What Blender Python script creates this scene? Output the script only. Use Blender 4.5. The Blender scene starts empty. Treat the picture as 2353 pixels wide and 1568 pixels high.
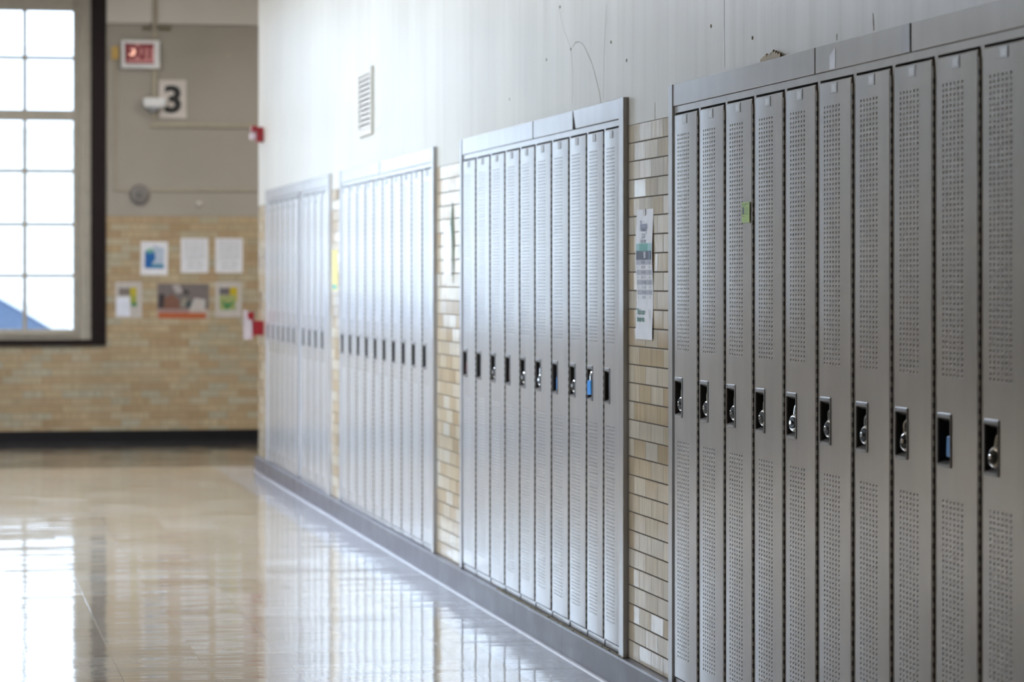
import bpy, bmesh, math, random
from mathutils import Vector
random.seed(7)
SC = bpy.context.scene
COL = SC.collection
PI = math.pi

# ------------------------------------------------------------------ camera model
W_PX, H_PX = 2353, 1568
F = 6900.0                        # focal length in pixels
VX, VY = -156.0, 637.0            # where the corridor's lines meet
H = 1.38                          # eye height
TH = math.atan((W_PX/2 - VX)/F)
ST, CT = math.sin(TH), math.cos(TH)
XL = 2.27                         # plane of the locker doors
XW = XL + 0.010                   # plane of the right wall
XB = XL - 0.019                   # front of the baseboard
YE = 25.45                        # end wall
def ray(x, y):
    t = (x - W_PX/2)/F
    return Vector((ST + t*CT, CT - t*ST, (VY - y)/F))
def on_wall(x, y=VY, X=XL):
    d = ray(x, y); k = X/d.x
    return (k*d.y, H + k*d.z)      # (Y, z)
def on_end(x, y=VY, Y=YE):
    d = ray(x, y); k = Y/d.y
    return (k*d.x, H + k*d.z)      # (X, z)

# ------------------------------------------------------------------ node helpers
def new_mat(name):
    m = bpy.data.materials.new(name); m.use_nodes = True
    nt = m.node_tree
    return m, nt, nt.nodes['Principled BSDF']
def col4(c): return (c[0], c[1], c[2], 1)
def simple(name, c, rough=0.5, metal=0.0, spec=0.5, emit=None, es=0.0, coat=0.0, bump=0.0, bscale=200):
    m, nt, b = new_mat(name)
    b.inputs['Roughness'].default_value = rough
    b.inputs['Metallic'].default_value = metal
    b.inputs['Specular IOR Level'].default_value = spec
    b.inputs['Coat Weight'].default_value = coat
    N = G(nt)
    n = N.noise(N.obj(), bscale*0.08, 2)
    k = N.mapr(n, 0.3, 0.7, 0.94, 1.06)
    nt.links.new(N.scale_col(c, k), b.inputs['Base Color'])
    if emit:
        b.inputs['Emission Color'].default_value = col4(emit)
        b.inputs['Emission Strength'].default_value = es
    if bump:
        n2 = N.noise(N.obj(), bscale, 2)
        nt.links.new(N.bump(N.m('MULTIPLY', n2, bump)), b.inputs['Normal'])
    return m
class G:
    """small node-graph writer"""
    def __init__(s, nt): s.nt = nt; s._o = None
    def _in(s, sock, v):
        if hasattr(v, 'is_output') or isinstance(v, bpy.types.NodeSocket): s.nt.links.new(v, sock)
        else: sock.default_value = v
    def obj(s):
        if s._o is None: s._o = s.nt.nodes.new('ShaderNodeTexCoord').outputs['Object']
        return s._o
    def m(s, op, a, b=0.0, c=0.0):
        n = s.nt.nodes.new('ShaderNodeMath'); n.operation = op
        s._in(n.inputs[0], a); s._in(n.inputs[1], b); s._in(n.inputs[2], c)
        return n.outputs[0]
    def sep(s, v):
        n = s.nt.nodes.new('ShaderNodeSeparateXYZ'); s._in(n.inputs[0], v); return n.outputs
    def comb(s, x, y, z):
        n = s.nt.nodes.new('ShaderNodeCombineXYZ')
        s._in(n.inputs[0], x); s._in(n.inputs[1], y); s._in(n.inputs[2], z); return n.outputs[0]
    def noise(s, v, scale, detail=2, rough=0.5):
        n = s.nt.nodes.new('ShaderNodeTexNoise'); s._in(n.inputs['Vector'], v)
        n.inputs['Scale'].default_value = scale; n.inputs['Detail'].default_value = detail
        n.inputs['Roughness'].default_value = rough
        return n.outputs['Fac']
    def white(s, v):
        n = s.nt.nodes.new('ShaderNodeTexWhiteNoise'); n.noise_dimensions = '3D'
        s._in(n.inputs['Vector'], v); return n.outputs
    def mapr(s, v, a, b, c, d):
        n = s.nt.nodes.new('ShaderNodeMapRange')
        s._in(n.inputs[0], v)
        for i, q in enumerate((a, b, c, d)): n.inputs[i+1].default_value = q
        return n.outputs[0]
    def mix(s, f, a, b):
        n = s.nt.nodes.new('ShaderNodeMix'); n.data_type = 'RGBA'
        s._in(n.inputs[0], f)
        for i, q in ((6, a), (7, b)):
            if isinstance(q, (tuple, list)): n.inputs[i].default_value = col4(q)
            else: s.nt.links.new(q, n.inputs[i])
        return n.outputs[2]
    def scale_col(s, c, k):
        n = s.nt.nodes.new('ShaderNodeVectorMath'); n.operation = 'SCALE'
        if isinstance(c, (tuple, list)): n.inputs[0].default_value = c[:3]
        else: s.nt.links.new(c, n.inputs[0])
        s._in(n.inputs['Scale'], k); return n.outputs[0]
    def ramp(s, f, stops):
        n = s.nt.nodes.new('ShaderNodeValToRGB'); s._in(n.inputs[0], f)
        e = n.color_ramp.elements
        while len(e) < len(stops): e.new(0.5)
        for i, (p, c) in enumerate(stops): e[i].position = p; e[i].color = col4(c)
        return n.outputs[0]
    def bump(s, h, dist=1.0, strength=1.0):
        n = s.nt.nodes.new('ShaderNodeBump'); n.inputs['Distance'].default_value = dist
        n.inputs['Strength'].default_value = strength
        s._in(n.inputs['Height'], h); return n.outputs[0]

def tile_mat(name, axis, z0, ph, pw, stops, joint, rough, tilt, off=0.0, jw=0.004, coat=0.0):
    m, nt, b = new_mat(name); N = G(nt)
    o = N.sep(N.obj()); U = o[axis]; V = o[2]
    v = N.m('DIVIDE', N.m('SUBTRACT', V, z0), ph); row = N.m('FLOOR', v)
    u = N.m('ADD', N.m('DIVIDE', N.m('ADD', U, off), pw), N.m('MULTIPLY', N.m('FLOORED_MODULO', row, 2.0), 0.47))
    col = N.m('FLOOR', u); fu = N.m('FRACT', u); fv = N.m('FRACT', v)
    wn = N.white(N.comb(col, row, 3.3)); r1 = wn[0]; rc = N.sep(wn[1])
    eu = N.m('MULTIPLY', N.m('MINIMUM', fu, N.m('SUBTRACT', 1.0, fu)), pw)
    ev = N.m('MULTIPLY', N.m('MINIMUM', fv, N.m('SUBTRACT', 1.0, fv)), ph)
    e = N.m('MINIMUM', N.m('MULTIPLY', eu, 1.5), ev)
    jm = N.mapr(e, jw*0.35, jw*0.6, 1.0, 0.0)
    base = N.ramp(r1, stops)
    st = N.noise(N.comb(N.m('MULTIPLY', U, 60.0), N.m('ADD', N.m('MULTIPLY', V, 4.0), N.m('MULTIPLY', r1, 40.0)), 0.0), 1.0, 3)
    base = N.scale_col(base, N.mapr(st, 0.3, 0.7, 0.86, 1.12))
    patch = N.noise(N.obj(), 1.3, 2)
    base = N.scale_col(base, N.mapr(patch, 0.35, 0.65, 0.93, 1.06))
    nt.links.new(N.mix(jm, base, joint), b.inputs['Base Color'])
    nt.links.new(N.m('ADD', N.mapr(rc[2], 0, 1, rough*0.6, rough*1.5), N.m('MULTIPLY', jm, 0.7)), b.inputs['Roughness'])
    nt.links.new(N.mapr(jm, 0.0, 1.0, 0.5, 0.05), b.inputs['Specular IOR Level'])
    b.inputs['Coat Weight'].default_value = coat; b.inputs['Coat Roughness'].default_value = 0.08
    t1 = N.m('MULTIPLY', N.m('MULTIPLY', N.m('SUBTRACT', rc[0], 0.5), fu), tilt*pw)
    t2 = N.m('MULTIPLY', N.m('MULTIPLY', N.m('SUBTRACT', rc[1], 0.5), fv), tilt*ph)
    rip = N.m('MULTIPLY', N.noise(N.comb(N.m('MULTIPLY', U, 30.0), N.m('MULTIPLY', V, 5.0), r1), 1.0, 2), 0.0003)
    edge = N.m('MULTIPLY', N.mapr(e, 0.0, jw, -1.0, 0.0), 0.0001)
    nt.links.new(N.bump(N.m('ADD', N.m('ADD', t1, t2), N.m('ADD', rip, edge))), b.inputs['Normal'])
    return m

# ------------------------------------------------------------------ materials
M = {}
def locker_paint(name, c):
    m, nt, b = new_mat(name); N = G(nt)
    rnd = nt.nodes.new('ShaderNodeObjectInfo').outputs['Random']
    o = N.sep(N.obj())
    v = N.comb(N.m('MULTIPLY', o[1], 5.0), N.m('MULTIPLY', o[2], 1.1), N.m('MULTIPLY', rnd, 50.0))
    dent = N.m('MULTIPLY', N.noise(v, 1.0, 1), 0.0011)
    peel = N.m('MULTIPLY', N.noise(N.obj(), 420.0, 2), 0.00012)
    nt.links.new(N.bump(N.m('ADD', dent, peel)), b.inputs['Normal'])
    g = N.noise(v, 2.2, 3)
    cc = N.scale_col(c, N.mapr(g, 0.3, 0.7, 0.95, 1.05))
    nt.links.new(cc, b.inputs['Base Color'])
    nt.links.new(N.mapr(N.noise(N.obj(), 6.0, 3), 0.3, 0.7, 0.15, 0.20), b.inputs['Roughness'])
    b.inputs['Coat Weight'].default_value = 0.35; b.inputs['Coat Roughness'].default_value = 0.16
    return m
M['paint'] = locker_paint('locker_grey_enamel', (0.50, 0.495, 0.50))
M['scoop'] = simple('pressed_vent_enamel', (0.47, 0.465, 0.465), 0.55)
M['cup'] = simple('handle_pocket_steel', (0.20, 0.19, 0.185), 0.38, 0.3)
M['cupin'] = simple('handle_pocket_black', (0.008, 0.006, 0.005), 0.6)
M['hinge'] = simple('hinge_bronze_steel', (0.20, 0.165, 0.12), 0.55, 0.1)
M['gap_shade'] = simple('hinge_gap_shade', (0.055, 0.042, 0.030), 0.6)  # dark colour painted in for shade between the hinge knuckles
M['plate'] = simple('number_plate_aluminium', (0.43, 0.43, 0.42), 0.4, 0.4)
M['platerim'] = simple('number_plate_rim', (0.33, 0.33, 0.33), 0.4, 0.2)
M['chrome'] = simple('polished_chrome', (0.72, 0.72, 0.72), 0.12, 1.0)
M['black'] = simple('black_plastic', (0.012, 0.012, 0.012), 0.3)
M['blue'] = simple('blue_lock_body', (0.0, 0.30, 0.85), 0.35)
M['redlock'] = simple('red_lock_body', (0.22, 0.01, 0.02), 0.35)
M['edge_shade'] = simple('dark_bronze_edge', (0.20, 0.16, 0.115), 0.6)  # brown painted in for the unlit, window-averted edge of the door

# plaster
m, nt, b = new_mat('semi_gloss_wall_paint'); N = G(nt); o = N.sep(N.obj())
sv = N.comb(0.0, N.m('MULTIPLY', o[1], 9.0), N.m('MULTIPLY', o[2], 0.55))
s1 = N.noise(sv, 1.0, 4, 0.55)
c = N.ramp(s1, [(0.30, (0.445, 0.412, 0.342)), (0.5, (0.51, 0.48, 0.41)), (0.72, (0.555, 0.53, 0.47))])
blot = N.noise(N.obj(), 0.9, 3)
c = N.scale_col(c, N.mapr(blot, 0.35, 0.65, 0.94, 1.05))
nt.links.new(c, b.inputs['Base Color'])
nt.links.new(N.mapr(s1, 0.3, 0.7, 0.30, 0.42), b.inputs['Roughness'])
fine = N.noise(N.comb(0.0, N.m('MULTIPLY', o[1], 120.0), N.m('MULTIPLY', o[2], 25.0)), 1.0, 3)
hb = N.m('ADD', N.m('MULTIPLY', s1, 0.0022), N.m('MULTIPLY', fine, 0.00018))
nt.links.new(N.bump(hb), b.inputs['Normal'])
M['plaster'] = m
M['crack'] = simple('paint_crack', (0.29, 0.27, 0.20), 0.8)
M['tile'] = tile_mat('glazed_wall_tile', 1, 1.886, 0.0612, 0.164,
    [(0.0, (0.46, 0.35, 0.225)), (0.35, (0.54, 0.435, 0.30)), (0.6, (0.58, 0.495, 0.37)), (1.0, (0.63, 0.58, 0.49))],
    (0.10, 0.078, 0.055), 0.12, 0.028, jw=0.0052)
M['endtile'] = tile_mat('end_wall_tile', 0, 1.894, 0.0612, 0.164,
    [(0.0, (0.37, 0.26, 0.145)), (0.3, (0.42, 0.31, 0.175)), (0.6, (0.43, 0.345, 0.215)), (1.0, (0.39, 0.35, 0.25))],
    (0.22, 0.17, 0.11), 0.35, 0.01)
M['taupe'] = simple('end_wall_taupe_paint', (0.335, 0.30, 0.25), 0.55, bscale=20)
M['beam'] = simple('end_wall_upper_paint', (0.62, 0.58, 0.52), 0.55, bscale=20)
M['raceway'] = simple('painted_raceway', (0.37, 0.325, 0.24), 0.5)
M['blackbase'] = simple('black_rubber_base', (0.006, 0.005, 0.005), 0.5, spec=0.2)
M['ceil'] = simple('ceiling_paint', (0.60, 0.58, 0.53), 0.8)
M['dkbrown'] = simple('dark_brown_window_casing', (0.010, 0.004, 0.003), 0.5, spec=0.2)
M['sash'] = simple('putty_window_sash', (0.40, 0.36, 0.29), 0.45)
M['white'] = simple('white_enamel', (0.75, 0.75, 0.74), 0.35)
M['offwhite'] = simple('offwhite_enamel', (0.62, 0.58, 0.52), 0.4)
M['red'] = simple('alarm_red', (0.24, 0.005, 0.010), 0.35)
M['paper'] = simple('paper_white', (0.72, 0.72, 0.74), 0.6)
M['grille'] = simple('grille_paint', (0.50, 0.47, 0.42), 0.5)
M['shadowy'] = simple('duct_dark', (0.05, 0.045, 0.04), 0.8)

# slate base
m, nt, b = new_mat('slate_baseboard'); N = G(nt)
o = N.sep(N.obj())
n1 = N.noise(N.obj(), 5.0, 4)
fy = N.m('FRACT', N.m('DIVIDE', N.m('ADD', o[1], 0.28), 0.915))
jm = N.mapr(N.m('MINIMUM', fy, N.m('SUBTRACT', 1.0, fy)), 0.003, 0.006, 1.0, 0.0)
c = N.ramp(n1, [(0.3, (0.095, 0.09, 0.102)), (0.55, (0.13, 0.123, 0.138)), (0.75, (0.19, 0.18, 0.195))])
nt.links.new(N.mix(jm, c, (0.06, 0.055, 0.055)), b.inputs['Base Color'])
nt.links.new(N.mapr(n1, 0.3, 0.7, 0.28, 0.45), b.inputs['Roughness'])
nt.links.new(N.bump(N.m('MULTIPLY', n1, 0.0015)), b.inputs['Normal'])
M['slate'] = m
M['cove'] = simple('pale_floor_cove', (0.42, 0.42, 0.45), 0.25)
M['dirt'] = simple('ledge_dirt', (0.20, 0.165, 0.10), 0.8)

# floor
m, nt, b = new_mat('waxed_floor_tiles'); N = G(nt); o = N.sep(N.obj())
P = 0.3048
ux = N.m('DIVIDE', N.m('SUBTRACT', o[0], 0.640), P); uy = N.m('DIVIDE', o[1], P)
cx, cy = N.m('FLOOR', ux), N.m('FLOOR', uy); fx, fy = N.m('FRACT', ux), N.m('FRACT', uy)
wn = N.white(N.comb(cx, cy, 1.0)); r = N.sep(wn[1])
e = N.m('MINIMUM', N.m('MINIMUM', fx, N.m('SUBTRACT', 1.0, fx)), N.m('MINIMUM', fy, N.m('SUBTRACT', 1.0, fy)))
jm = N.mapr(e, 0.003, 0.008, 1.0, 0.0)
speck = N.noise(N.obj(), 70.0, 3)
c = N.ramp(r[0], [(0.0, (0.50, 0.41, 0.30)), (0.5, (0.58, 0.495, 0.385)), (1.0, (0.66, 0.59, 0.49))])
c = N.scale_col(c, N.mapr(speck, 0.3, 0.7, 0.88, 1.08))
c = N.mix(N.m('MULTIPLY', jm, 0.6), c, (0.17, 0.14, 0.11))
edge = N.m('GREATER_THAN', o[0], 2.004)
edge2 = N.m('GREATER_THAN', o[1], 21.9)
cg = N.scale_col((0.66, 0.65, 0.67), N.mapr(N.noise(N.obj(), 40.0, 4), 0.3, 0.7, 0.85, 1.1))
cd = N.scale_col((0.085, 0.085, 0.085), N.mapr(speck, 0.3, 0.7, 0.9, 1.08))
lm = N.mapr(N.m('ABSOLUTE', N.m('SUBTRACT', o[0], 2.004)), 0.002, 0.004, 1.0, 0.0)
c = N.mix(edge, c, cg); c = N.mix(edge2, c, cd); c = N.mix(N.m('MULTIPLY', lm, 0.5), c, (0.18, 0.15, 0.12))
nt.links.new(c, b.inputs['Base Color'])
scr = N.noise(N.obj(), 2.5, 4)
nt.links.new(N.mapr(scr, 0.3, 0.7, 0.05, 0.10), b.inputs['Roughness'])
b.inputs['Coat Weight'].default_value = 0.6; b.inputs['Coat Roughness'].default_value = 0.04
t1 = N.m('MULTIPLY', N.m('MULTIPLY', N.m('SUBTRACT', r[1], 0.5), fy), 0.010*P)
t2 = N.m('MULTIPLY', N.m('MULTIPLY', N.m('SUBTRACT', r[2], 0.5), fx), 0.003*P)
und = N.m('MULTIPLY', N.noise(N.comb(N.m('MULTIPLY', o[0], 0.8), N.m('MULTIPLY', o[1], 5.5), 0.0), 1.0, 3), 0.0044)
jd = N.m('MULTIPLY', jm, -0.00008)
bn = N.bump(N.m('ADD', N.m('ADD', t1, t2), N.m('ADD', und, jd)))
nt.links.new(bn, b.inputs['Normal']); nt.links.new(bn, b.inputs['Coat Normal'])
M['floor'] = m

# glass
m = bpy.data.materials.new('window_glass'); m.use_nodes = True; nt = m.node_tree; nt.nodes.clear()
out = nt.nodes.new('ShaderNodeOutputMaterial'); mx = nt.nodes.new('ShaderNodeMixShader')
tr = nt.nodes.new('ShaderNodeBsdfTransparent'); gl = nt.nodes.new('ShaderNodeBsdfGlossy')
fr = nt.nodes.new('ShaderNodeFresnel'); fr.inputs[0].default_value = 1.45
tr.inputs[0].default_value = (0.95, 0.955, 0.96, 1); gl.inputs['Roughness'].default_value = 0.02
nt.links.new(fr.outputs[0], mx.inputs[0]); nt.links.new(tr.outputs[0], mx.inputs[1])
nt.links.new(gl.outputs[0], mx.inputs[2]); nt.links.new(mx.outputs[0], out.inputs[0])
M['glass'] = m
m = bpy.data.materials.new('clear_plastic'); m.use_nodes = True; nt = m.node_tree; nt.nodes.clear()
out = nt.nodes.new('ShaderNodeOutputMaterial'); mx = nt.nodes.new('ShaderNodeMixShader')
tr = nt.nodes.new('ShaderNodeBsdfTransparent'); gl = nt.nodes.new('ShaderNodeBsdfPrincipled')
tr.inputs[0].default_value = (0.95, 0.93, 0.94, 1); gl.inputs['Roughness'].default_value = 0.15
gl.inputs['Base Color'].default_value = (0.8, 0.72, 0.75, 1)
mx.inputs[0].default_value = 0.35
nt.links.new(tr.outputs[0], mx.inputs[1]); nt.links.new(gl.outputs[0], mx.inputs[2]); nt.links.new(mx.outputs[0], out.inputs[0])
M['plastic'] = m
M['snow'] = simple('snowy_ground', (0.80, 0.82, 0.85), 0.8)
M['siding'] = simple('pale_siding', (0.80, 0.79, 0.76), 0.7)
M['sidingline'] = simple('siding_shadow_line', (0.62, 0.63, 0.64), 0.8)
M['carwhite'] = simple('white_car_paint', (0.80, 0.81, 0.83), 0.25, coat=0.5)
M['carglass'] = simple('car_glass', (0.13, 0.18, 0.28), 0.08)
M['tyre'] = simple('tyre_rubber', (0.02, 0.02, 0.02), 0.8)
def pm(name, c, rough=0.6):
    if name not in M: M[name] = simple(name, c, rough)
    return M[name]

# ------------------------------------------------------------------ mesh helpers
class MB:
    def __init__(s): s.v = []; s.f = []; s.m = []; s.sm = []; s.mats = []
    def mi(s, mat):
        if mat not in s.mats: s.mats.append(mat)
        return s.mats.index(mat)
    def face(s, pts, mat, smooth=False):
        i = len(s.v); s.v += [tuple(p) for p in pts]
        s.f.append(tuple(range(i, i+len(pts)))); s.m.append(s.mi(mat)); s.sm.append(smooth)
    def box(s, x0, x1, y0, y1, z0, z1, mat, skip=''):
        if x0 > x1: x0, x1 = x1, x0
        if y0 > y1: y0, y1 = y1, y0
        if z0 > z1: z0, z1 = z1, z0
        i = len(s.v)
        s.v += [(x0,y0,z0),(x1,y0,z0),(x1,y1,z0),(x0,y1,z0),(x0,y0,z1),(x1,y0,z1),(x1,y1,z1),(x0,y1,z1)]
        fs = {'b':(0,3,2,1),'t':(4,5,6,7),'s':(0,1,5,4),'n':(2,3,7,6),'w':(3,0,4,7),'e':(1,2,6,5)}
        for k, q in fs.items():
            if k in skip: continue
            s.f.append(tuple(i+j for j in q)); s.m.append(s.mi(mat)); s.sm.append(False)
    def prism(s, pts, axis, a0, a1, mat, smooth=False):
        """pts 2-D outline (CCW) extruded along axis from a0 to a1"""
        def P(p, a):
            if axis == 'x': return (a, p[0], p[1])
            if axis == 'y': return (p[0], a, p[1])
            return (p[0], p[1], a)
        n = len(pts); i = len(s.v)
        s.v += [P(p, a0) for p in pts] + [P(p, a1) for p in pts]
        mi = s.mi(mat)
        s.f.append(tuple(range(i, i+n))[::-1]); s.m.append(mi); s.sm.append(False)
        s.f.append(tuple(range(i+n, i+2*n))); s.m.append(mi); s.sm.append(False)
        for k in range(n):
            j = (k+1) % n
            s.f.append((i+k, i+j, i+n+j, i+n+k)); s.m.append(mi); s.sm.append(smooth)
    def disc_stack(s, c, axis, prof, mat, n=28):
        """lathe: prof list of (a, r) along axis"""
        i = len(s.v); mi = s.mi(mat)
        for a, r in prof:
            for k in range(n):
                t = 2*PI*k/n; u, w = r*math.cos(t), r*math.sin(t)
                p = {'x': (a, u, w), 'y': (u, a, w), 'z': (u, w, a)}[axis]
                s.v.append((c[0]+p[0], c[1]+p[1], c[2]+p[2]))
        for q in range(len(prof)-1):
            for k in range(n):
                j = (k+1) % n
                s.f.append((i+q*n+k, i+q*n+j, i+(q+1)*n+j, i+(q+1)*n+k)); s.m.append(mi); s.sm.append(True)
        s.f.append(tuple(i+k for k in range(n))[::-1]); s.m.append(mi); s.sm.append(False)
        L = i+(len(prof)-1)*n
        s.f.append(tuple(L+k for k in range(n))); s.m.append(mi); s.sm.append(False)
    def tube(s, path, r, mat, n=8):
        path = [Vector(p) for p in path]; i0 = len(s.v); mi = s.mi(mat)
        for a, p in enumerate(path):
            d = (path[min(a+1, len(path)-1)] - path[max(a-1, 0)]).normalized()
            up = Vector((1, 0, 0)) if abs(d.x) < 0.9 else Vector((0, 1, 0))
            e1 = d.cross(up).normalized(); e2 = d.cross(e1)
            for k in range(n):
                t = 2*PI*k/n; s.v.append(tuple(p + (e1*math.cos(t)+e2*math.sin(t))*r))
        for a in range(len(path)-1):
            for k in range(n):
                j = (k+1) % n
                s.f.append((i0+a*n+k, i0+a*n+j, i0+(a+1)*n+j, i0+(a+1)*n+k)); s.m.append(mi); s.sm.append(True)
        s.f.append(tuple(i0+k for k in range(n))); s.m.append(mi); s.sm.append(False)
        L = i0+(len(path)-1)*n
        s.f.append(tuple(L+k for k in range(n))); s.m.append(mi); s.sm.append(False)
    def mesh(s, name, weld=True, sharp=35, recalc=True):
        me = bpy.data.meshes.new(name); me.from_pydata(s.v, [], s.f)
        for q in s.mats: me.materials.append(q)
        me.polygons.foreach_set('material_index', s.m)
        me.polygons.foreach_set('use_smooth', s.sm)
        bm = bmesh.new(); bm.from_mesh(me)
        if weld: bmesh.ops.remove_doubles(bm, verts=bm.verts, dist=1e-6)
        if recalc: bmesh.ops.recalc_face_normals(bm, faces=bm.faces)
        for e in bm.edges:
            if len(e.link_faces) == 2 and e.calc_face_angle(0) > math.radians(sharp): e.smooth = False
        bm.to_mesh(me); bm.free()
        return me
    def build(s, name, parent=None, loc=None, bevel=0.0, **k):
        o = bpy.data.objects.new(name, s.mesh(name, **k)); COL.objects.link(o)
        if parent: o.parent = parent
        if loc: o.location = loc
        if bevel:
            md = o.modifiers.new('Bevel', 'BEVEL'); md.width = bevel; md.segments = 2; md.limit_method = 'ANGLE'
        return o
def tag(o, label, cat, group=None, kind=None):
    o['label'] = label; o['category'] = cat
    if group: o['group'] = group
    if kind: o['kind'] = kind
    return o
def struct(o): o['kind'] = 'structure'; return o
def empty(name, loc=(0,0,0)):
    o = bpy.data.objects.new(name, None); COL.objects.link(o); o.location = loc
    o.empty_display_size = 0.1; return o
def copy_tree(o, parent=None):
    c = o.copy(); COL.objects.link(c)
    if parent: c.parent = parent
    for ch in list(o.children): copy_tree(ch, c)
    return c
def text_polys(body, size, bold=0.0, align='CENTER'):
    """outline of a word as a flat triangulated mesh: verts (x, y), faces"""
    cu = bpy.data.curves.new('t', 'FONT'); cu.body = body; cu.size = size
    cu.align_x = align; cu.align_y = 'CENTER'; cu.offset = bold; cu.resolution_u = 3
    o = bpy.data.objects.new('t', cu); COL.objects.link(o)
    bpy.context.view_layer.update()
    ev = o.evaluated_get(bpy.context.evaluated_depsgraph_get()); me = ev.to_mesh()
    V = [(v.co.x, v.co.y) for v in me.vertices]; Fc = [tuple(p.vertices) for p in me.polygons]
    ev.to_mesh_clear(); bpy.data.objects.remove(o); bpy.data.curves.remove(cu)
    return V, Fc
def add_text(mb, body, size, place, mat, bold=0.0, sx=1.0, align='CENTER'):
    V, Fc = text_polys(body, size, bold, align)
    i = len(mb.v); mb.v += [place(x*sx, y) for x, y in V]; mi = mb.mi(mat)
    for f in Fc: mb.f.append(tuple(i+j for j in f)); mb.m.append(mi); mb.sm.append(False)

# ------------------------------------------------------------------ locker banks: boundaries along the wall
def uni(x0, x1, n):
    a, b_ = on_wall(x0)[0], on_wall(x1)[0]
    return [a + (b_-a)*i/n for i in range(n+1)]
y4 = on_wall(1547)[0]; w4 = (y4 - on_wall(2253)[0])/9
B4 = [y4 - w4*i for i in range(12)]                      # eleven lockers, the last mostly past the frame
B3 = [on_wall(x)[0] for x in (1062, 1093, 1126, 1160, 1194, 1229, 1267, 1307, 1347.5, 1387, 1427)]
B2 = uni(783, 995, 10)
B1a = uni(614, 685, 6); B1b = uni(694, 752, 4)
ZT, ZB = 1.981, 0.112          # top and bottom of the openings
ZTILE = 1.886
CORNER = on_wall(594, X=XW)[0]
opens = [(B4[0]+0.052, B4[-1]-0.03), (on_wall(1058)[0], on_wall(1438)[0]),
         (on_wall(781)[0], on_wall(999)[0]), (on_wall(611)[0], on_wall(758)[0])]  # (far, near)
YBACK = -3.5; ZC = 4.0; XLEFT = -1.75; LC = 19.3

# ------------------------------------------------------------------ the setting
mb = MB(); mb.box(-7, 8, YBACK-0.2, YE+0.3, -0.12, 0, M['floor']); struct(mb.build('floor'))
mb = MB(); mb.box(-7, 8, YBACK-0.2, YE+0.3, ZC, ZC+0.12, M['ceil']); struct(mb.build('ceiling'))

mb = MB(); XO = XW+0.42
seq = sorted([(n, f) for f, n in opens])
ya = YBACK
for (n, f) in seq + [(CORNER, None)]:
    mb.box(XW, XO, ya, n, 0.0, ZTILE, M['tile'])
    mb.box(XW, XO, ya, n, ZTILE, ZT, M['plaster'])
    if f is None: break
    mb.box(XW, XO, n, f, 0.0, ZB-0.004, M['tile'])
    mb.box(XO-0.08, XO, n, f, ZB-0.004, ZT, M['shadowy'])
    ya = f
mb.box(XW, XO, YBACK, CORNER, ZT, ZC, M['plaster'])
mb.box(XO, 8, CORNER-0.3, CORNER, 0, ZC, M['plaster'])
struct(mb.build('wall_right', weld=False, recalc=False))
mb = MB()
LWIN = [(10.4, 12.9), (13.3, 15.8), (16.2, 18.7)]; LZ0, LZ1 = 0.45, 3.6
mb.box(XLEFT-0.3, XLEFT, YBACK, LC, 0, LZ0, M['tile']); mb.box(XLEFT-0.3, XLEFT, YBACK, LC, LZ1, ZC, M['plaster'])
ya = YBACK
for (a_, b_) in LWIN + [(LC, None)]:
    mb.box(XLEFT-0.3, XLEFT, ya, a_, LZ0, ZTILE, M['tile']); mb.box(XLEFT-0.3, XLEFT, ya, a_, ZTILE, LZ1, M['plaster']); ya = b_
mb.box(-7, XLEFT-0.3, LC-0.3, LC, 0, ZC, M['plaster'])
struct(mb.build('wall_left', weld=False))
mb = MB(); mb.box(XLEFT-0.3, XO, YBACK-0.2, YBACK, 0, ZC, M['plaster']); struct(mb.build('wall_back'))
mb = MB(); mb.box(-7.2, -7, LC-0.3, YE+0.3, 0, ZC, M['plaster']); struct(mb.build('wall_west'))
mb = MB(); mb.box(8, 8.2, CORNER-0.3, YE+0.3, 0, ZC, M['plaster']); struct(mb.build('wall_east'))

# end wall with its window opening
WX1 = on_end(243)[0]; WX1i = on_end(209)[0]; PX1 = on_end(168, Y=YE+0.10)[0]
Z_CB = on_end(200, 793)[1]; Z_CBi = on_end(100, 781)[1]; Z_P0 = on_end(100, 757, YE+0.10)[1]; Z_P1 = on_end(100, 25, YE+0.10)[1]
PW = on_end(168, Y=YE+0.10)[0] - on_end(57, Y=YE+0.10)[0]
PX0 = PX1 - 6*PW - 0.12
WX0 = PX0 - (WX1 - PX1); WX0i = PX0 - (WX1i - PX1)
Z_CT = Z_P1 + (Z_P0 - Z_CB) ; Z_CTi = Z_P1 + 0.12
ZET = on_end(400, 497)[1]; ZEB = on_end(400, 56)[1]
mb = MB(); Y0, Y1 = YE, YE+0.3
def endbox(x0, x1, z0, z1, mat): mb.box(x0, x1, Y0, Y1, z0, z1, mat)
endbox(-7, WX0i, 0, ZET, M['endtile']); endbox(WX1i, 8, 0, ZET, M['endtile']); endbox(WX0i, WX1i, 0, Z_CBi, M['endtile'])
endbox(-7, WX0i, ZET, ZC, M['taupe']); endbox(WX1i, 8, ZET, ZC, M['taupe']); endbox(WX0i, WX1i, Z_CTi, ZC, M['taupe'])
struct(mb.build('wall_end', weld=False))
mb = MB(); mb.box(WX1+0.005, 8, YE-0.05, YE, ZEB, ZC, M['beam']); struct(mb.build('trim_1', bevel=0.004))
# faint panel joints of the upper wall, run as thin battens
zj = on_end(400, 119)[1]
mb = MB(); mb.box(on_end(367)[0], 8, YE-0.006, YE, zj-0.006, zj+0.004, M['taupe']); struct(mb.build('trim_2'))
zb = on_end(300, 989)[1]
mb = MB(); mb.prism([(YE, 0), (YE-0.012, 0), (YE-0.008, zb-0.004), (YE-0.004, zb), (YE, zb)][::-1], 'x', -7, 8, M['blackbase'])
struct(mb.build('baseboard_end'))

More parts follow.
